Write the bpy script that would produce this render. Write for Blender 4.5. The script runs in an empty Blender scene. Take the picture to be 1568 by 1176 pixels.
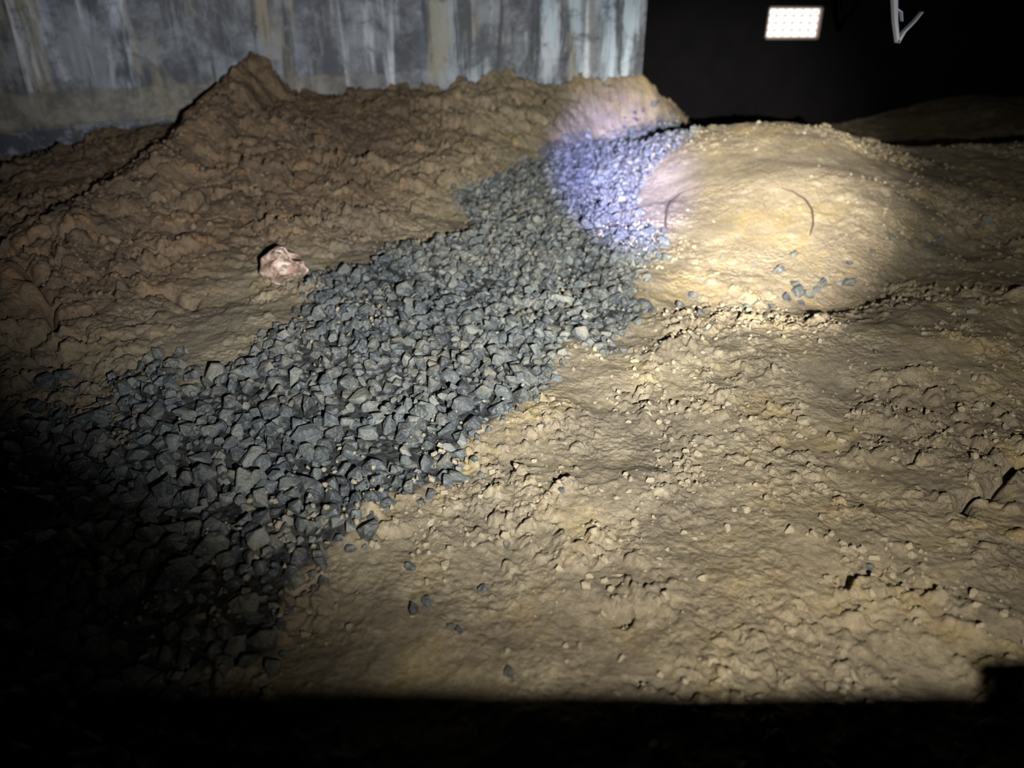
import bpy, bmesh, math, random
import numpy as np
from mathutils import Vector, Matrix

random.seed(7); rng = np.random.default_rng(7)
scene = bpy.context.scene
scene.view_settings.view_transform = 'Standard'

# ---------------------------------------------------------------- noise
_perm = np.random.default_rng(3).permutation(256); PERM = np.concatenate([_perm, _perm, _perm])
_ang = np.random.default_rng(4).uniform(0, 2*np.pi, 256); GX = np.cos(_ang); GY = np.sin(_ang)
def perlin(x, y, seed=0):
    x = np.asarray(x, float)+seed*17.31; y = np.asarray(y, float)+seed*9.77
    xi = np.floor(x).astype(int); yi = np.floor(y).astype(int)
    xf = x-xi; yf = y-yi
    u = xf*xf*xf*(xf*(xf*6-15)+10); v = yf*yf*yf*(yf*(yf*6-15)+10)
    def g(a, b, dx, dy):
        h = PERM[PERM[a & 255]+(b & 255)]
        return GX[h]*dx+GY[h]*dy
    n00 = g(xi, yi, xf, yf); n10 = g(xi+1, yi, xf-1, yf)
    n01 = g(xi, yi+1, xf, yf-1); n11 = g(xi+1, yi+1, xf-1, yf-1)
    return ((n00*(1-u)+n10*u)*(1-v)+(n01*(1-u)+n11*u)*v)*1.5
def fbm(x, y, octv=4, seed=0, gain=.5):
    s = 0; a = 1
    for i in range(octv):
        s = s+a*perlin(x, y, seed+i); x = x*2.03; y = y*2.03; a *= gain
    return s
def smooth(a, b, x):
    t = np.clip((x-a)/(b-a), 0, 1); return t*t*(3-2*t)
def clods(X, Y, cell, seed, prob, rmin=.25, rmax=.6, pw=.5):
    x = X/cell; y = Y/cell
    wx = x+.35*perlin(x*1.3, y*1.3, seed+50)+.18*perlin(x*4, y*4, seed+52)
    wy = y+.35*perlin(x*1.3, y*1.3, seed+51)+.18*perlin(x*4, y*4, seed+53)
    xi = np.floor(wx).astype(int); yi = np.floor(wy).astype(int)
    h = np.zeros_like(x)
    r1 = np.random.default_rng(seed+100)
    jx = r1.random(256); jy = r1.random(256); rr = rmin+(rmax-rmin)*r1.random(256)**2; pr = r1.random(256)
    for dx in (-1, 0, 1):
        for dy in (-1, 0, 1):
            k = PERM[PERM[(xi+dx) & 255]+((yi+dy) & 255)]
            cx = xi+dx+jx[k]; cy = yi+dy+jy[k]; r = rr[k]
            d2 = ((wx-cx)**2+(wy-cy)**2)/(r*r)
            hh = np.where((d2 < 1) & (pr[k] < prob), r*np.clip(1-d2, 0, 1)**pw, 0)
            h = np.maximum(h, hh)
    return h*cell
def slabs(X, Y, cell, seed):
    x = X/cell; y = Y/cell
    wx = x+.3*perlin(x*1.5, y*1.5, seed+50)+.12*perlin(x*5, y*5, seed+52)
    wy = y+.3*perlin(x*1.5, y*1.5, seed+51)+.12*perlin(x*5, y*5, seed+53)
    xi = np.floor(wx).astype(int); yi = np.floor(wy).astype(int)
    r1 = np.random.default_rng(seed+100)
    jx = r1.random(256); jy = r1.random(256); lv = r1.random(256); tx = r1.uniform(-1, 1, 256); ty = r1.uniform(-1, 1, 256)
    f1 = np.full(x.shape, 9.); f2 = np.full(x.shape, 9.); lvl = np.zeros_like(x)
    for dx in (-1, 0, 1):
        for dy in (-1, 0, 1):
            k = PERM[PERM[(xi+dx) & 255]+((yi+dy) & 255)]
            ex = wx-(xi+dx+jx[k]); ey = wy-(yi+dy+jy[k])
            d = np.hypot(ex, ey)
            L = lv[k]+.8*(ex*tx[k]+ey*ty[k])
            n1 = d < f1
            f2 = np.where(n1, f1, np.minimum(f2, d)); lvl = np.where(n1, L, lvl); f1 = np.where(n1, d, f1)
    return lvl, 1-smooth(.0, .12, f2-f1)

def seg_dist(X, Y, pts):
    d = np.full(np.shape(X), 1e9)
    for (ax, ay), (bx, by) in zip(pts[:-1], pts[1:]):
        vx, vy = bx-ax, by-ay; L = vx*vx+vy*vy+1e-12
        t = np.clip(((X-ax)*vx+(Y-ay)*vy)/L, 0, 1)
        d = np.minimum(d, np.hypot(X-ax-t*vx, Y-ay-t*vy))
    return d
def in_poly(X, Y, pts):
    ins = np.zeros(np.shape(X), bool); n = len(pts)
    for i in range(n):
        x1, y1 = pts[i]; x2, y2 = pts[(i+1) % n]
        if y1 == y2: continue
        c = ((y1 > Y) != (y2 > Y)) & (X < (x2-x1)*(Y-y1)/(y2-y1)+x1)
        ins ^= c
    return ins

# ---------------------------------------------------------------- terrain (metres)
WA = (-6.4, 3.9); WB = (1.05, 6.4)          # stained concrete wall, face line
FOOT = [(-6.6, .9), (-3, 1.3), (-1.45, 1.8), (-1.09, 2.15), (-.79, 2.9), (-.30, 3.6), (.15, 4.7), (.75, 5.85), (1.3, 6.1), (1.7, 6.6), (2.1, 7.8)]
BANK = FOOT+[(2.1, 12), (-8, 12), (-8, .9)]
def H(X, Y):
    X = np.asarray(X, float); Y = np.asarray(Y, float)
    z = .016*(np.minimum(Y, 5)-1)
    df = seg_dist(X, Y, FOOT)*in_poly(X, Y, BANK)
    dw = seg_dist(X, Y, [WA, WB])
    u = df/(df+dw+1e-4)
    ztop = np.interp(X+.05*perlin(X*4, Y*4, 9), [-6, -3.3, -2.95, -2.68, -2.37, -2.08, -1.99, -1.87, -1.78, -1.66, -1.56, -1.3, -.9, -.4, -.12, .33, .8, 1.05, 1.5],
                     [.0, .02, .06, .15, .22, .23, .34, .54, .62, .55, .41, .37, .38, .40, .45, .41, .43, .45, .40])
    z = z+ztop*(.75*u+.25*smooth(0, 1, u))*smooth(0, .35, df+.05)
    z = z+.05*np.exp(-(((X+1.4)/.35)**2+((Y-4.6)/.5)**2))
    # mound and ridge on the right
    zc = np.interp(X, [.45, .7, 1.0, 1.2, 1.45, 1.7, 1.9, 2.15, 2.5, 3.1, 4, 7], [0, .08, .2, .27, .31, .31, .27, .19, .155, .18, .2, .22])
    Y0 = np.interp(X, [.5, 1.2, 2, 3, 5], [2.9, 2.75, 2.9, 2.6, 2.2])
    up = np.clip((Y-Y0)/(4.75-Y0), 0, 1)
    prof = np.sin(up*np.pi/2)**1.5
    prof = prof*(1-smooth(4.75, 5.7, Y))
    z = z+zc*prof
    z = z-.42*smooth(1.4, 2.1, X)*smooth(4.85, 6.4, Y)
    d = seg_dist(X, Y, [(.75, 2.7), (1.0, 2.6), (1.35, 2.75), (1.9, 3.2), (2.6, 3.6)])
    z = z-.05*np.exp(-(d/.16)**2)
    d = seg_dist(X, Y, [(.9, 2.15), (1.5, 2.3), (2.2, 2.7), (3.2, 3.1)])
    z = z+.03*np.exp(-(d/.25)**2)
    z = z+.36*smooth(3.9, 5.8, X)*smooth(6.6, 8, Y)
    z = z+.03*fbm(X*1.1, Y*1.1, 3, 20)*(1-.7*smooth(4.3, 5.2, Y))
    return z

# ---------------------------------------------------------------- camera
PITCH = math.radians(27); F = 1132.0; CAM = np.array([0., 0., 1.0])
cam = bpy.data.cameras.new('camera'); cam.sensor_width = 36; cam.lens = 36*F/1568
cam.clip_start = .01
cam.dof.use_dof = True; cam.dof.focus_distance = 1.9; cam.dof.aperture_fstop = 2.0
co = bpy.data.objects.new('camera', cam); scene.collection.objects.link(co)
co.location = CAM; co.rotation_euler = (math.pi/2-PITCH, 0, 0); scene.camera = co

def pixels_to_ground(pts):
    """where camera sight lines through image pixels reach the ground (world coordinates)"""
    out = []
    T = np.linspace(.6, 14, 1400)
    for (x, y) in pts:
        dx = (x-784)/F; dy = (588-y)/F
        d = np.array([dx, math.cos(PITCH)+dy*math.sin(PITCH), -math.sin(PITCH)+dy*math.cos(PITCH)])
        P = CAM[None]+T[:, None]*d[None]
        below = P[:, 2] < H(P[:, 0], P[:, 1])
        i = int(np.argmax(below)) if below.any() else -1
        out.append((float(P[i, 0]), float(P[i, 1])))
    return out

GPOLY = pixels_to_ground([(965,192),(1000,190),(1050,196),(1062,208),(1020,235),(985,275),(962,330),(1005,362),(1015,385),(985,405),(970,440),
 (985,480),(945,510),(938,540),(880,522),(850,545),(830,600),(780,632),(745,655),(712,690),(722,718),(680,742),(600,762),(548,795),(545,828),
 (500,845),(488,868),(450,905),(432,950),(420,1000),(350,1040),(255,1110),(235,1176),(230,1400),(-900,1400),(-700,700),(-200,680),(0,655),(70,640),(170,640),(180,595),(240,560),(262,548),
 (290,600),(350,565),(410,520),(460,500),(490,425),(590,400),(612,378),(690,368),(738,345),(700,315),(705,300),(770,270),(825,245),(845,225),(910,214),(950,202)])
SCARP_A = pixels_to_ground([(1020,356),(1019,340),(1021,322),(1028,309),(1040,299),(1058,292),(1080,287),(1112,285)])
SCARP_B = pixels_to_ground([(1195,290),(1214,296),(1232,308),(1243,325),(1245,345),(1240,362)])
CRACK = [pixels_to_ground([(0,528),(35,536),(62,530),(78,505),(84,478),(70,440),(45,415),(30,400)]), pixels_to_ground([(200,500),(222,488),(240,486)]), pixels_to_ground([(1470,780),(1500,755),(1530,735),(1568,715)]), pixels_to_ground([(215,455),(260,450),(300,470)])]
def gsd(X, Y):
    d = seg_dist(X, Y, GPOLY+[GPOLY[0]])
    return np.where(in_poly(X, Y, GPOLY), d, -d)
def Hg(X, Y):
    s = gsd(X, Y)
    return H(X, Y)+.012*smooth(-.02, .16, s), s

# ---------------------------------------------------------------- helpers
def mesh_obj(name, V, Fc, mat=None, smooth_shade=False, parent=None):
    V = np.asarray(V, np.float32); Fc = np.asarray(Fc, np.int32)
    k = Fc.shape[1]
    me = bpy.data.meshes.new(name)
    me.vertices.add(len(V)); me.vertices.foreach_set('co', V.ravel())
    me.loops.add(Fc.size); me.loops.foreach_set('vertex_index', Fc.ravel())
    me.polygons.add(len(Fc)); me.polygons.foreach_set('loop_start', np.arange(0, Fc.size, k, dtype=np.int32))
    me.update(calc_edges=True)
    me.polygons.foreach_set('use_smooth', np.full(len(Fc), smooth_shade))
    me.validate()
    ob = bpy.data.objects.new(name, me); scene.collection.objects.link(ob)
    if mat: me.materials.append(mat)
    if parent: ob.parent = parent
    return ob

def new_mat(name):
    m = bpy.data.materials.new(name); m.use_nodes = True
    nt = m.node_tree; nt.nodes.clear()
    o = nt.nodes.new('ShaderNodeOutputMaterial'); b = nt.nodes.new('ShaderNodeBsdfPrincipled')
    nt.links.new(b.outputs[0], o.inputs[0])
    return m, nt, b
class N:
    def __init__(s, nt): s.nt = nt
    def link(s, v, sock):
        if isinstance(v, bpy.types.NodeSocket): s.nt.links.new(v, sock)
        else: sock.default_value = v
    def noise(s, vec, scale, detail=4, rough=.55, dist=0):
        n = s.nt.nodes.new('ShaderNodeTexNoise'); n.inputs['Scale'].default_value = scale
        n.inputs['Detail'].default_value = detail; n.inputs['Roughness'].default_value = rough; n.inputs['Distortion'].default_value = dist
        s.nt.links.new(vec, n.inputs['Vector']); return n.outputs['Fac']
    def voro(s, vec, scale, feat='F1'):
        n = s.nt.nodes.new('ShaderNodeTexVoronoi'); n.feature = feat; n.inputs['Scale'].default_value = scale
        s.nt.links.new(vec, n.inputs['Vector']); return n.outputs['Distance']
    def rng(s, v, a, b, c=0., d=1.):
        n = s.nt.nodes.new('ShaderNodeMapRange'); n.inputs[1].default_value = a; n.inputs[2].default_value = b
        n.inputs[3].default_value = c; n.inputs[4].default_value = d; n.interpolation_type = 'SMOOTHSTEP'
        s.nt.links.new(v, n.inputs[0]); return n.outputs[0]
    def mix(s, f, a, b, mode='MIX'):
        n = s.nt.nodes.new('ShaderNodeMix'); n.data_type = 'RGBA'; n.blend_type = mode
        s.link(f, n.inputs[0]); s.link(a, n.inputs[6]); s.link(b, n.inputs[7]); return n.outputs[2]
    def math(s, op, a, b=0.):
        n = s.nt.nodes.new('ShaderNodeMath'); n.operation = op; s.link(a, n.inputs[0]); s.link(b, n.inputs[1]); return n.outputs[0]
    def bump(s, h, dist, strength=1., nrm=None):
        n = s.nt.nodes.new('ShaderNodeBump'); n.inputs['Distance'].default_value = dist; n.inputs['Strength'].default_value = strength
        s.nt.links.new(h, n.inputs['Height'])
        if nrm: s.nt.links.new(nrm, n.inputs['Normal'])
        return n.outputs[0]
    def coord(s): return s.nt.nodes.new('ShaderNodeTexCoord').outputs['Object']
    def mapping(s, vec, scale, rot=(0,0,0), loc=(0,0,0)):
        n = s.nt.nodes.new('ShaderNodeMapping'); n.inputs['Scale'].default_value = scale; n.inputs['Rotation'].default_value = rot; n.inputs['Location'].default_value = loc
        s.nt.links.new(vec, n.inputs[0]); return n.outputs[0]
    def attr(s, name):
        n = s.nt.nodes.new('ShaderNodeAttribute'); n.attribute_name = name; return n.outputs['Fac']

def C(r, g, b): return (r, g, b, 1)

# soil
soil, nt, bs = new_mat('damp_sandy_clay'); n = N(nt); co_ = n.coord()
left = n.attr('bank'); grav = n.attr('gravel')
tan = n.mix(n.rng(n.noise(co_, 2.2, 5), .38, .62), C(.27, .225, .155), C(.41, .34, .22))
tan = n.mix(n.rng(n.noise(co_, 9, 6, .65), .5, .72), tan, C(.49, .42, .28))
tan = n.mix(n.rng(n.noise(co_, 4.5, 6, .7, .5), .50, .68, 0, .7), tan, C(.43, .325, .14))
brown = n.mix(n.rng(n.noise(co_, 5, 6, .6, .4), .38, .62), C(.15, .105, .068), C(.27, .185, .11))
brown = n.mix(n.rng(n.noise(co_, 9, 5, .65), .54, .68), brown, C(.37, .215, .105))
c = n.mix(left, tan, brown)
grain = n.noise(co_, 70, 6, .75)
c = n.mix(n.rng(grain, .35, .7, .6, 0), c, n.mix(.6, c, C(.09, .065, .04)))
darkg = n.mix(n.rng(n.noise(co_, 60, 5, .7), .4, .6), C(.022, .025, .026), C(.08, .078, .068))
c = n.mix(grav, c, darkg)
nt.links.new(c, bs.inputs['Base Color']); bs.inputs['Roughness'].default_value = .92
bs.inputs['Specular IOR Level'].default_value = .15
b0 = n.bump(n.noise(co_, 220, 4, .7), .003, .8)
b1 = n.bump(n.noise(co_, 70, 6, .75, .2), .010, .9, b0)
warp = nt.nodes.new('ShaderNodeVectorMath'); warp.operation = 'ADD'; nt.links.new(co_, warp.inputs[0])
nz = nt.nodes.new('ShaderNodeTexNoise'); nz.inputs['Scale'].default_value = 45; nt.links.new(co_, nz.inputs['Vector'])
sc = nt.nodes.new('ShaderNodeVectorMath'); sc.operation = 'SCALE'; sc.inputs['Scale'].default_value = .02; nt.links.new(nz.outputs['Color'], sc.inputs[0]); nt.links.new(sc.outputs[0], warp.inputs[1])
vmask = n.rng(n.noise(co_, 3.5, 4), .4, .6, .05, 1)
vh = n.math('MULTIPLY', n.math('SUBTRACT', 1., n.voro(warp.outputs[0], 62)), vmask)
b2 = n.bump(vh, .009, .8, b1)
nt.links.new(b2, bs.inputs['Normal'])

# gravel
stone, nt, bs = new_mat('crushed_basalt'); n = N(nt); co_ = n.coord()
geo = nt.nodes.new('ShaderNodeNewGeometry')
ramp = nt.nodes.new('ShaderNodeValToRGB'); nt.links.new(geo.outputs['Random Per Island'], ramp.inputs[0])
cr = ramp.color_ramp; cr.elements[0].color = C(.028, .033, .038); cr.elements[1].color = C(.19, .195, .17)
for p, col in [(.3, C(.040, .047, .053)), (.55, C(.052, .062, .058)), (.75, C(.07, .079, .082)), (.9, C(.10, .112, .096))]:
    e = cr.elements.new(p); e.color = col
c = n.mix(n.rng(n.noise(co_, 90, 6, .75), .45, .74), ramp.outputs[0], C(.21, .22, .20))
sep = nt.nodes.new('ShaderNodeSeparateXYZ'); nt.links.new(geo.outputs['Normal'], sep.inputs[0])
dust = n.math('MULTIPLY', n.rng(sep.outputs['Z'], .0, .9, .2, 1), n.rng(n.noise(co_, 18, 6, .7), .40, .66))
dust = n.math('MULTIPLY', dust, n.rng(n.noise(co_, 3.2, 4), .40, .58, .12, .95))
c = n.mix(dust, c, C(.235, .21, .145))
nt.links.new(c, bs.inputs['Base Color']); bs.inputs['Roughness'].default_value = .42
bs.inputs['Specular IOR Level'].default_value = .65
nt.links.new(n.bump(n.noise(co_, 150, 5, .75), .004, .8, n.bump(n.noise(co_, 50, 5, .65), .012, .9)), bs.inputs['Normal'])

# ---------------------------------------------------------------- floor mesh
nx, ny = 1250, 1050
U = np.linspace(-1, 1, nx); a = .8
xs = a*np.sinh(U*np.arcsinh(6.4/a)); xs = xs+0.15*(1-U*U)
ys = np.exp(np.linspace(math.log(.5), math.log(10.6), ny))-.45
X, Y = np.meshgrid(xs, ys); X = X.ravel(); Y = Y.ravel()
Z, S = Hg(X, Y)
bankm = smooth(-.05, .5, seg_dist(X, Y, FOOT)*np.where(in_poly(X, Y, BANK), 1, -1)+.12*perlin(X*3, Y*3, 5))
gm = smooth(-.01, .04, S+.03*perlin(X*14, Y*14, 77))
mound = np.exp(-(((X-1.25)/.75)**2+((Y-3.9)/1.0)**2)**2)
soil_amt = 1-gm
m1 = smooth(-.1, .45, fbm(X*1.9, Y*1.9, 4, 40))
m2 = smooth(-.05, .45, fbm(X*2.7+5, Y*2.7, 4, 44))
quiet = 1-.72*mound
right = 1-bankm
K = .85*right+.9*bankm
det = (.011+.008*bankm)*fbm(X*5, Y*5, 4, 1)*quiet
det += .003*fbm(X*22, Y*22, 4, 11, .6)*(quiet*.8+.1)
det += clods(X, Y, .11, 1, .4, .2, .5)*.5*m1*quiet*K
det += clods(X, Y, .055, 2, .6)*.9*np.clip(m1*1.2-.15, 0, 1)*quiet*K
det += clods(X, Y, .033, 3, .65)*.9*np.clip(m2*1.2-.08, 0, 1)*quiet*K
det += clods(X, Y, .020, 6, .65)*.6*np.clip(m1+m2*.5, 0, 1)*quiet*K
lv, ck = slabs(X*.8, Y, .19, 70); pm = bankm*smooth(-.25, .25, perlin(X*1.2, Y*1.2, 71))
det += (.055*lv-.05*ck)*pm
lv, ck = slabs(X, Y, .09, 72); det += (.021*lv-.018*ck)*(bankm*.9+right*.25*m1)*quiet
det += clods(X, Y, .2, 4, .45, .25, .5)*.35*bankm
det -= clods(X, Y, .11, 5, .35, .1, .25, .3)*1.3*quiet*right*m1
rr_ = np.hypot(X-.95, (Y-3.1)*1.15); det += .006*np.sin(rr_*24+3.5*perlin(X*2, Y*2, 91))*smooth(.8, 1.2, rr_)*right*smooth(.9, 1.6, X)*(1-smooth(3.6, 4.3, Y))
for L in CRACK:
    d = seg_dist(X+.03*perlin(X*12, Y*12, 97), Y+.03*perlin(X*12, Y*12, 98), L); det -= .06*np.exp(-(d/.016)**2)
Z = Z+det*(soil_amt*.95+.05)
V = np.stack([X, Y, Z], 1)
ZG = Z.reshape(ny, nx)
def surf(x, y):
    x = np.asarray(x, float); y = np.asarray(y, float)
    i = np.clip(np.searchsorted(xs, x)-1, 0, nx-2); j = np.clip(np.searchsorted(ys, y)-1, 0, ny-2)
    fx = np.clip((x-xs[i])/(xs[i+1]-xs[i]), 0, 1); fy = np.clip((y-ys[j])/(ys[j+1]-ys[j]), 0, 1)
    return (ZG[j, i]*(1-fx)+ZG[j, i+1]*fx)*(1-fy)+(ZG[j+1, i]*(1-fx)+ZG[j+1, i+1]*fx)*fy
i = np.arange(nx-1)[None]+np.arange(ny-1)[:, None]*nx
Q = np.stack([i, i+1, i+1+nx, i+nx], -1).reshape(-1, 4)
floor = mesh_obj('floor', V, Q, soil, True)
bcol = bankm*(1-.7*smooth(-1.1, .2, X+.3*perlin(X*2, Y*2, 6)))
for nm, arr in (('bank', bcol), ('gravel', gm)):
    at = floor.data.attributes.new(nm, 'FLOAT', 'POINT'); at.data.foreach_set('value', arr.astype(np.float32))

# ---------------------------------------------------------------- rocks
def rock_variant(seed, npts=17, bevel=.05):
    r = random.Random(seed); bm = bmesh.new()
    for _ in range(npts):
        v = Vector((r.gauss(0, 1), r.gauss(0, 1), r.gauss(0, 1))).normalized()*r.uniform(.75, 1.08)
        bm.verts.new(v)
    bmesh.ops.convex_hull(bm, input=bm.verts)
    bmesh.ops.delete(bm, geom=[v for v in bm.verts if not v.link_faces], context='VERTS')
    bmesh.ops.dissolve_limit(bm, angle_limit=math.radians(14), verts=bm.verts, edges=bm.edges)
    if bevel:
        bmesh.ops.bevel(bm, geom=list(bm.edges), offset=bevel, segments=1, affect='EDGES', clamp_overlap=True)
    bmesh.ops.triangulate(bm, faces=bm.faces)
    bm.verts.ensure_lookup_table()
    v = np.array([v.co[:] for v in bm.verts]); f = np.array([[q.index for q in fc.verts] for fc in bm.faces]); bm.free()
    return v, f
ROCKS = [rock_variant(s, 11+s % 8, .06) for s in range(30)]
CLODV = [rock_variant(100+s, 12+s % 6, .05) for s in range(14)]
def scatter(name, items, variants, mat, flat=(.6, 1.0), sm=False, tilt=.6):
    Vs = []; Fs = []; off = 0
    for (x, y, z, r) in items:
        v, f = variants[random.randrange(len(variants))]
        sc = np.array([random.uniform(.85, 1.3), random.uniform(.65, 1.0), random.uniform(*flat)])*r
        e = Matrix.Rotation(random.uniform(0, 6.28), 3, 'Z') @ Matrix.Rotation(random.gauss(0, tilt), 3, 'X') @ Matrix.Rotation(random.gauss(0, tilt), 3, 'Y')
        R = np.array(e)
        Vs.append((v*sc) @ R.T+np.array([x, y, z])); Fs.append(f+off); off += len(v)
    return mesh_obj(name, np.concatenate(Vs), np.concatenate(Fs), mat, sm)

px = np.array([p[0] for p in GPOLY]); py = np.array([p[1] for p in GPOLY])
bx0, bx1, by0, by1 = max(px.min(), -2.6), px.max(), .1, py.max()
cell = .08; grid = {}; pts = []
for (rad, tries) in ((.041, 500), (.034, 2200), (.028, 7000), (.022, 25000), (.016, 50000), (.011, 45000)):
    cx = rng.uniform(bx0, bx1, tries); cy = rng.uniform(by0, by1, tries)
    s = gsd(cx, cy)+.03*perlin(cx*9, cy*9, 3)
    for x, y, sd in zip(cx, cy, s):
        if sd < -.035 or (sd < .005 and random.random() < .72): continue
        r_ = rad*random.uniform(.82, 1.18)
        gx, gy = int(x//cell), int(y//cell); ok = True
        for ax in (-1, 0, 1):
            for ay in (-1, 0, 1):
                for (qx, qy, qr) in grid.get((gx+ax, gy+ay), ()):
                    if (qx-x)**2+(qy-y)**2 < (.59*(qr+r_))**2: ok = False; break
                if not ok: break
            if not ok: break
        if ok:
            grid.setdefault((gx, gy), []).append((x, y, r_)); pts.append((x, y, r_))
P = np.array(pts); ss = gsd(P[:, 0], P[:, 1]); zz = surf(P[:, 0], P[:, 1])
und = .022*fbm(P[:, 0]*5, P[:, 1]*5, 2, 66)*smooth(0, .1, ss)
items = [(p[0], p[1], z+random.uniform(.0, .55)*p[2]+u_, p[2]) for p, z, u_ in zip(P, zz, und)]
sel = rng.choice(len(P), int(len(P)*.24), replace=False)
for k in sel:
    if ss[k] > .05:
        x = P[k, 0]+random.uniform(-.03, .03); y = P[k, 1]+random.uniform(-.03, .03); r_ = random.uniform(.012, .034)
        items.append((x, y, zz[k]+.026+und[k], r_))
stray = [(75,597,.04),(100,590,.035),(120,603,.02),(245,548,.03),(265,565,.035),(1060,455,.022),(1072,480,.025),(1145,475,.02),(1205,460,.034),(1222,450,.036),(1240,455,.03),(1215,438,.026),(1228,465,.022),(1250,447,.02),
 (1258,440,.025),(1300,438,.032),(1285,436,.02),(1190,415,.03),(1215,395,.022),(1430,378,.03),(1440,368,.025),(1415,385,.02),(1508,348,.035),(1495,352,.026),(1020,398,.03),(1335,388,.018),(1365,372,.02),
 (830,655,.014),(765,640,.02),(858,678,.012),(628,870,.014),(632,942,.016),(655,932,.014),(690,968,.012),(705,972,.011),(740,905,.014),(775,835,.012),(1490,480,.02),(1340,540,.014),(540,790,.025),(860,760,.014),
 (1300,405,.02),(1180,470,.02),(1040,470,.02),(805,588,.04),(770,612,.036),(655,720,.03),(620,715,.024),(780,1040,.012),(1330,870,.014),(1105,395,.012),(1155,405,.012)]
sp = pixels_to_ground([(s[0], s[1]) for s in stray])
for (x, y), s in zip(sp, stray):
    items.append((x, y, float(surf(x, y))+s[2]*.3, s[2]))
gravel = scatter('gravel_pile', items, ROCKS, stone)

# loose crumbs of clay
it = []; nC = 34000
cx = rng.uniform(-2.4, 3.4, nC); cy = rng.uniform(.6, 4.8, nC)
msk = fbm(cx*1.9, cy*1.9, 4, 40)+rng.uniform(-.25, .25, nC)
hz = surf(cx, cy); sd = gsd(cx, cy)
for x, y, z, m, s_ in zip(cx, cy, hz, msk, sd):
    md = math.exp(-(((x-1.25)/.75)**2+((y-3.9)/1.0)**2)**2)
    if m > .02 and s_ < -.01 and random.random() > md:
        r_ = .003+.011*random.random()**3
        it.append((x, y, z+r_*.2, r_))
    elif -.01 < s_ < .3 and m > .1 and random.random() < .6:
        r_ = .003+.007*random.random()**2
        it.append((x, y, z+random.uniform(.01, .035), r_))
big = [(1225,640,.03),(1235,665,.025),(1215,655,.02),(1250,672,.02),(760,825,.022),(790,815,.016),(830,775,.016),(1300,850,.02),(1330,845,.018),(1345,870,.016),(1280,830,.016),(875,1000,.016),
       (560,375,.05),(540,378,.04),(250,310,.06),(265,320,.05),(400,310,.05),(380,300,.04),(235,500,.045),(215,490,.04),
       (300,350,.05),(190,380,.04),(520,300,.05)]
bp = pixels_to_ground([(q[0], q[1]) for q in big])
for (x, y), q in zip(bp, big):
    for k in range(3):
        rr_q = q[2]*random.uniform(.3, .75)
        xx = x+random.gauss(0, q[2]*.8); yy = y+random.gauss(0, q[2]*.8)
        it.append((xx, yy, float(surf(xx, yy))+rr_q*.25, rr_q))
crumb, nt, bs = new_mat('clay_crumbs'); n = N(nt); co_ = n.coord()
sepx = nt.nodes.new('ShaderNodeSeparateXYZ'); nt.links.new(co_, sepx.inputs[0])
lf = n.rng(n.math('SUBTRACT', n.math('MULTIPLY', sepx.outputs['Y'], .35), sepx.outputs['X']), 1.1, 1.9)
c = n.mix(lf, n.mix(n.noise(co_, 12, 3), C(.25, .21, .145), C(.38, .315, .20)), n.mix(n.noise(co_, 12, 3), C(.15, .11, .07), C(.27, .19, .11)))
nt.links.new(c, bs.inputs['Base Color']); bs.inputs['Roughness'].default_value = .92
nt.links.new(n.bump(n.noise(co_, 110, 5, .7), .008, .9), bs.inputs['Normal'])
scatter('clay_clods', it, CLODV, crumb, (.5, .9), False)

# dark cord added on the mound to draw the scarp's shade line
wm, nt, bs = new_mat('scarp_shade_brown'); n = N(nt); co_ = n.coord()
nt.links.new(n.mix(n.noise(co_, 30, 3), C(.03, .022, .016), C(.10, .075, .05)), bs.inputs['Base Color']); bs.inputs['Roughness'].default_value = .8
shade_cord = bpy.data.objects.new('scarp_shade_cord', None); scene.collection.objects.link(shade_cord)
for nm, L, rad in (('near_arc', SCARP_A, .0065), ('far_arc', SCARP_B, .005)):
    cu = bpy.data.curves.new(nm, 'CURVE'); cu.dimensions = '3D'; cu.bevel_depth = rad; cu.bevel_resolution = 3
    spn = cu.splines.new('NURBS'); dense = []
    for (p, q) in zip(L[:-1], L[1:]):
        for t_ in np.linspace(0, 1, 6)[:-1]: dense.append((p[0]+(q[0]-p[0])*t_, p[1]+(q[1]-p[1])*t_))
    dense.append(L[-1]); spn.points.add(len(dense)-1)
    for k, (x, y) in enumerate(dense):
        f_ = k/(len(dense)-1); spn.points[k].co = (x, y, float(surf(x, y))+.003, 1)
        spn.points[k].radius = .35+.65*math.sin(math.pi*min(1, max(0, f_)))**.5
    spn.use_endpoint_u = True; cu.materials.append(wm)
    o = bpy.data.objects.new(nm, cu); scene.collection.objects.link(o); o.parent = shade_cord

# ---------------------------------------------------------------- walls
conc, nt, bs = new_mat('stained_concrete'); n = N(nt); co_ = n.coord()
sz = nt.nodes.new('ShaderNodeSeparateXYZ'); nt.links.new(co_, sz.inputs[0])
gr = n.mix(n.rng(n.noise(co_, 2.2, 7, .7, .3), .40, .60), C(.05, .053, .062), C(.19, .20, .21))
streakA = n.noise(n.mapping(co_, (2.8, 2.8, .35)), 1.3, 6, .7, .5)
c = n.mix(n.rng(streakA, .52, .62, 0, .9), gr, C(.21, .18, .115))
streak = n.noise(n.mapping(co_, (3.2, 3.2, .5)), 1.0, 7, .7, .4)
c = n.mix(n.rng(streak, .55, .68, 0, .85), c, C(.46, .49, .53))
endx = n.rng(sz.outputs['X'], 5.9, 6.8)
streakE = n.noise(n.mapping(co_, (4.5, 4.5, .6), loc=(11, 0, 0)), 1.0, 6, .65, .3)
c = n.mix(n.math('MULTIPLY', endx, n.rng(streakE, .44, .58, 0, .85)), c, C(.38, .46, .50))
streak3 = n.noise(n.mapping(co_, (6, 6, .6), loc=(3, 0, 0)), 1.1, 6, .7, .3)
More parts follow.
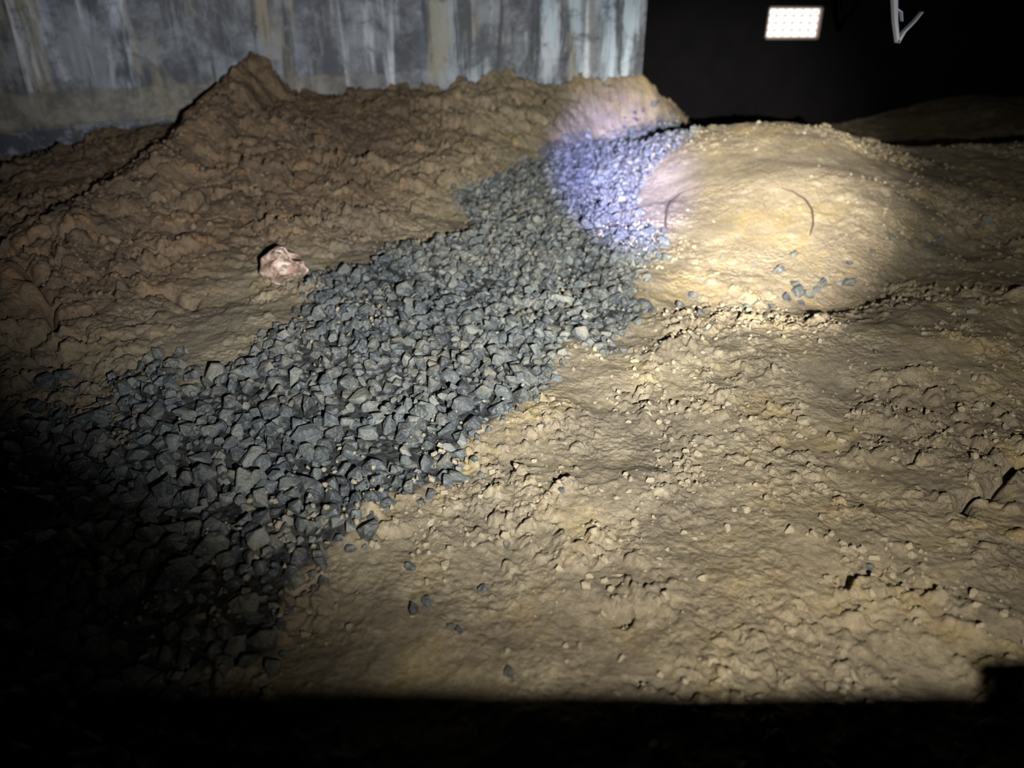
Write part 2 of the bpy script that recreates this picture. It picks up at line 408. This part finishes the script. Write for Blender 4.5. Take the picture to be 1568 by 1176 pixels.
c = n.mix(n.rng(streak3, .52, .62, 0, .9), c, C(.035, .036, .035))
streak4 = n.noise(n.mapping(co_, (5.5, 5.5, .35), loc=(7, 0, 0)), 1.0, 4, .5, .2)
drip = n.math('MULTIPLY', n.rng(streak4, .59, .67, 0, .9), n.rng(n.noise(co_, 6, 5, .7), .35, .55, .4, 1))
c = n.mix(drip, c, C(.62, .64, .66))
spots = n.noise(co_, 12, 6, .8)
c = n.mix(n.rng(spots, .54, .70, 0, .5), c, C(.34, .35, .37))
c = n.mix(n.rng(n.noise(co_, 3, 6, .75, .5), .51, .62, 0, .7), c, C(.045, .047, .055))
zn = n.math('ADD', sz.outputs['Z'], n.math('MULTIPLY', n.noise(co_, 4, 5, .7), .10))
zx = n.math('SUBTRACT', zn, n.math('MULTIPLY', sz.outputs['X'], .035))
band = n.math('MULTIPLY', n.rng(zx, .22, .25), n.rng(zx, .42, .46, 1, 0))
bandx = n.math('MULTIPLY', band, n.rng(sz.outputs['X'], 5.0, 6.2, .8, 0))
c = n.mix(bandx, c, n.mix(n.rng(n.noise(co_, 7, 5, .7), .4, .6), C(.10, .09, .068), C(.22, .195, .145)))
low = n.rng(zx, .20, .23, .85, 0)
c = n.mix(low, c, n.mix(n.rng(n.noise(co_, 8, 5, .7), .5, .62), C(.025, .027, .038), C(.2, .2, .21)))
nt.links.new(c, bs.inputs['Base Color']); bs.inputs['Roughness'].default_value = .7
nt.links.new(n.bump(band, .02, .5, n.bump(n.noise(co_, 25, 6, .6), .01, .5)), bs.inputs['Normal'])
dark, nt, bs = new_mat('unlit_black_masonry'); n = N(nt); co_ = n.coord()  # colour blackened to keep these walls as dark as unlit space
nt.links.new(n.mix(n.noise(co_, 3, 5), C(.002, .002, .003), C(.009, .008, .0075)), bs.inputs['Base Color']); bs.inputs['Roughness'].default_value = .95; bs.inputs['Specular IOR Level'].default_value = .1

def slab(name, a, b, thick, z0, z1, mat):
    a = Vector((a[0], a[1], 0)); b = Vector((b[0], b[1], 0)); d = (b-a); L = d.length; d.normalize(); nn = Vector((-d.y, d.x, 0))
    bm = bmesh.new()
    vs = [bm.verts.new(p) for p in [(0, 0, z0), (L, 0, z0), (L, thick, z0), (0, thick, z0), (0, 0, z1), (L, 0, z1), (L, thick, z1), (0, thick, z1)]]
    for q in ((3,2,1,0),(4,5,6,7),(0,1,5,4),(1,2,6,5),(2,3,7,6),(3,0,4,7)): bm.faces.new([vs[k] for k in q])
    bmesh.ops.bevel(bm, geom=list(bm.edges), offset=.02, segments=3, affect='EDGES')
    me = bpy.data.meshes.new(name); bm.to_mesh(me); bm.free(); me.materials.append(mat)
    ob = bpy.data.objects.new(name, me); scene.collection.objects.link(ob)
    ob.matrix_world = Matrix(((d.x, nn.x, 0, a.x), (d.y, nn.y, 0, a.y), (0, 0, 1, 0), (0, 0, 0, 1)))
    return ob
CZ = 2.1; ZB = -.8
wall_back = slab('wall_back', WA, WB, .35, ZB, CZ, conc)
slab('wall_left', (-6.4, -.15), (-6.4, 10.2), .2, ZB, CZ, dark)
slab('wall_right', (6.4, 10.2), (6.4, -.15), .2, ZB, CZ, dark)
WX, WZ, WW, WH = 3.43, .83, .66, .36
wf = bpy.data.objects.new('wall_far', None); scene.collection.objects.link(wf)
def box(name, x0, x1, y0, y1, z0, z1, mat, parent=None, bev=.004):
    bm = bmesh.new(); bmesh.ops.create_cube(bm, size=1)
    for v in bm.verts: v.co = Vector(((x0+x1)/2+v.co.x*(x1-x0), (y0+y1)/2+v.co.y*(y1-y0), (z0+z1)/2+v.co.z*(z1-z0)))
    bmesh.ops.bevel(bm, geom=list(bm.edges), offset=bev, segments=2, affect='EDGES')
    me = bpy.data.meshes.new(name); bm.to_mesh(me); bm.free(); me.materials.append(mat)
    ob = bpy.data.objects.new(name, me); scene.collection.objects.link(ob)
    if parent: ob.parent = parent
    return ob
box('masonry_left', -6.4, WX-WW/2, 10.0, 10.2, ZB, CZ, dark, wf)
box('masonry_right', WX+WW/2, 6.4, 10.0, 10.2, ZB, CZ, dark, wf)
box('masonry_below', WX-WW/2, WX+WW/2, 10.0, 10.2, ZB, WZ-WH/2, dark, wf)
box('masonry_above', WX-WW/2, WX+WW/2, 10.0, 10.2, WZ+WH/2, CZ, dark, wf)
win = bpy.data.objects.new('window_1', None); scene.collection.objects.link(win)
fr, nt, bs = new_mat('window_frame_paint'); bs.inputs['Base Color'].default_value = C(.35, .26, .2); bs.inputs['Roughness'].default_value = .6
gl, nt, bs = new_mat('daylit_glass_block'); n = N(nt)
bs.inputs['Base Color'].default_value = C(.3, .3, .3)
bs.inputs['Emission Color'].default_value = C(1., .96, .93); bs.inputs['Emission Strength'].default_value = 1.6
t = .02
box('frame_left', WX-WW/2, WX-WW/2+t, 10.0, 10.1, WZ-WH/2, WZ+WH/2, fr, win)
box('frame_right', WX+WW/2-t, WX+WW/2, 10.0, 10.1, WZ-WH/2, WZ+WH/2, fr, win)
box('frame_top', WX-WW/2, WX+WW/2, 10.0, 10.1, WZ+WH/2-t, WZ+WH/2, fr, win)
box('frame_bottom', WX-WW/2, WX+WW/2, 10.0, 10.1, WZ-WH/2, WZ-WH/2+t, fr, win)
nxp, nzp = 6, 4
for a_ in range(nxp):
    for b_ in range(nzp):
        w = (WW-2*t)/nxp; h = (WH-2*t)/nzp
        x0 = WX-WW/2+t+a_*w; z0 = WZ-WH/2+t+b_*h
        box('pane_%d_%d' % (a_, b_), x0+.010, x0+w-.010, 10.05, 10.08, z0+.010, z0+h-.010, gl, win)
mb, nt, bs = new_mat('mortar_bars'); bs.inputs['Base Color'].default_value = C(.3, .25, .22)
bs.inputs['Emission Color'].default_value = C(1, .75, .64); bs.inputs['Emission Strength'].default_value = .38
box('mortar', WX-WW/2+t, WX+WW/2-t, 10.062, 10.085, WZ-WH/2+t, WZ+WH/2-t, mb, win)
wfr = bpy.data.objects.new('wall_front', None); scene.collection.objects.link(wfr)
SZ = .772
box('shadow_sill', -6.4, 6.4, -.35, -.0, ZB, SZ, dark, wfr, .002)  # added below the view so its edge throws the near-ground shadow
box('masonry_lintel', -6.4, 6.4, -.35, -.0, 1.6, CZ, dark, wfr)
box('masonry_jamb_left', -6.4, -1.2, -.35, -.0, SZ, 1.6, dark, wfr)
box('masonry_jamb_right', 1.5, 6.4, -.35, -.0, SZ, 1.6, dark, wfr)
box('shadow_step_block', .345, .56, -.1, -.0, SZ, SZ+.012, dark, wfr, .002)  # unseen low block, added to step the shadow edge at right
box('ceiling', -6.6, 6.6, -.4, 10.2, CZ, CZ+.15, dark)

# hanging steel bracket
steel, nt, bs = new_mat('galvanised_steel'); bs.inputs['Base Color'].default_value = C(.17, .18, .19); bs.inputs['Metallic'].default_value = .4; bs.inputs['Roughness'].default_value = .45
def strip(name, pts, w, th, mat, parent=None):
    bm = bmesh.new(); prev = None
    for k, p in enumerate(pts):
        p = Vector(p); q = Vector(pts[min(k+1, len(pts)-1)])-Vector(pts[max(k-1, 0)]); q.normalize()
        s = Vector((0, 1, 0)); nn = q.cross(s).normalized(); tw = th*(1-.65*k/(len(pts)-1))
        ring = [bm.verts.new(p+s*w*a_+nn*tw*b_) for a_, b_ in ((-1,-1),(1,-1),(1,1),(-1,1))]
        if prev:
            for j in range(4): bm.faces.new([prev[j], prev[(j+1)%4], ring[(j+1)%4], ring[j]])
        else: bm.faces.new(ring)
        prev = ring
    bm.faces.new(prev[::-1]); bmesh.ops.recalc_face_normals(bm, faces=bm.faces)
    me = bpy.data.meshes.new(name); bm.to_mesh(me); bm.free(); me.materials.append(mat)
    ob = bpy.data.objects.new(name, me); scene.collection.objects.link(ob)
    if parent: ob.parent = parent
    return ob
br = bpy.data.objects.new('hanging_metal_bracket', None); scene.collection.objects.link(br)
bx, by = 1.43, 3.0
strip('long_leg', [(bx-.075, by, CZ), (bx-.065, by, 1.10), (bx-.055, by, 1.03), (bx-.035, by, .955), (bx-.01, by, .885)], .012, .012, steel, br)
strip('short_leg', [(bx-.01, by, .885), (bx+.005, by, .92), (bx+.035, by, .955), (bx+.055, by, .985)], .012, .005, steel, br)
strip('hook', [(bx-.05, by, 1.0), (bx-.02, by, .985), (bx-.01, by, .955)], .01, .003, steel, br)

# ---------------------------------------------------------------- crushed pinkish cup lying on its side, mouth to the right
pk, nt, bs = new_mat('pink_torn_plastic'); n = N(nt); co_ = n.coord()
c = n.mix(n.rng(n.noise(co_, 26, 5), .42, .6), C(.38, .23, .17), C(.54, .42, .34))
nt.links.new(n.mix(n.rng(n.noise(co_, 40, 5, .7), .48, .58), c, C(.18, .13, .085)), bs.inputs['Base Color']); bs.inputs['Roughness'].default_value = .6
(dx_, dy_), = pixels_to_ground([(430, 428)])
dz_ = float(surf(dx_, dy_))-.01
nu, nv = 48, 20; Vv = []; Fq = []
ax_ = Vector((.80, -.58, .10)).normalized(); up_ = Vector((0, 0, 1)); sd_ = ax_.cross(up_).normalized(); up_ = sd_.cross(ax_).normalized()
for j in range(nv):
    v = j/(nv-1)
    for i_ in range(nu):
        th = i_/nu*2*math.pi
        prof_ = math.sin(min(1, v*2.2)*math.pi/2)
        rr = prof_*(.062+.006*math.sin(3*th+1+v*3)+.006*math.sin(5*th-v*7)+.003*math.sin(9*th+v*5))
        ext = .13*v*(1+.14*math.sin(2*th+.5)*v+.12*math.sin(5*th+2)*v+.05*math.sin(11*th)*v)
        p = Vector((dx_-.05, dy_+.02, dz_+.055))+ax_*ext+sd_*rr*math.cos(th)*1.1+up_*rr*math.sin(th)*.95
        Vv.append(tuple(p))
for j in range(nv-1):
    for i_ in range(nu):
        if j > nv-9 and (i_ in (9, 10, 11, 22, 23, 30, 31, 32)): continue
        k = j*nu; Fq.append((k+i_, k+(i_+1)%nu, k+nu+(i_+1)%nu, k+nu+i_))
deb = mesh_obj('torn_plastic_cup', Vv, Fq, pk, True)
md = deb.modifiers.new('thickness', 'SOLIDIFY'); md.thickness = .004

# ---------------------------------------------------------------- flashlight on a small stand
flash = bpy.data.objects.new('flashlight', None); scene.collection.objects.link(flash)
LP = Vector((.25, -.2, .95))
def spot(name, target, power, size, blend, col, rad=.004):
    l = bpy.data.lights.new(name, 'SPOT'); l.energy = power; l.spot_size = math.radians(size); l.spot_blend = blend
    l.color = col; l.shadow_soft_size = rad
    o = bpy.data.objects.new(name, l); scene.collection.objects.link(o); o.location = LP
    o.rotation_euler = (Vector(target)-LP).to_track_quat('-Z', 'Y').to_euler(); o.parent = flash
    return o
spot('spill_beam', (1.45, 1.7, 0), 44, 138, 1, (1, .95, .87))
spot('mid_beam', (.6, 4.2, .3), 270, 86, 1, (1, .95, .87))
spot('gravel_beam', (.45, 4.2, .1), 640, 34, 1, (1, .98, .88))
spot('core_beam', (1.2, 4.1, .24), 4000, 25, 1, (1, .94, .88))
spot('violet_fringe', (.68, 4.72, .1), 7600, 12, 1, (.27, .30, 1.))
spot('wall_beam', (-.5, 6.1, .9), 780, 78, 1, (.86, .91, 1))
alu, nt, bs = new_mat('black_anodised_aluminium'); bs.inputs['Base Color'].default_value = C(.02, .02, .02); bs.inputs['Roughness'].default_value = .4
def lathe(name, prof, parent, ns=32):
    Vv = []; Fq = []
    for (r_, d_) in prof:
        for k in range(ns):
            th = 2*math.pi*k/ns; Vv.append((r_*math.cos(th), r_*math.sin(th), d_))
    for j in range(len(prof)-1):
        for k in range(ns): Fq.append((j*ns+k, j*ns+(k+1)%ns, (j+1)*ns+(k+1)%ns, (j+1)*ns+k))
    return mesh_obj(name, Vv, Fq, alu, True, parent)
body = lathe('barrel', [(0.0, .014), (.017, .016), (.019, .012), (.019, .042), (.013, .057), (.013, .132), (.014, .137), (.014, .152), (0.0, .154)], flash)
body.location = LP; body.rotation_euler = (Vector((.9, 3.6, .15))-LP).to_track_quat('-Z', 'Y').to_euler()
st = lathe('stand', [(0, 0), (.04, 0), (.04, .006), (.008, .012), (.006, .03), (.006, .17), (.012, .175), (0, .18)], flash)
st.location = (.235, -.27, SZ)

w = bpy.data.worlds.new('world'); scene.world = w; w.use_nodes = True
w.node_tree.nodes['Background'].inputs[0].default_value = C(.5, .6, .8); w.node_tree.nodes['Background'].inputs[1].default_value = .003
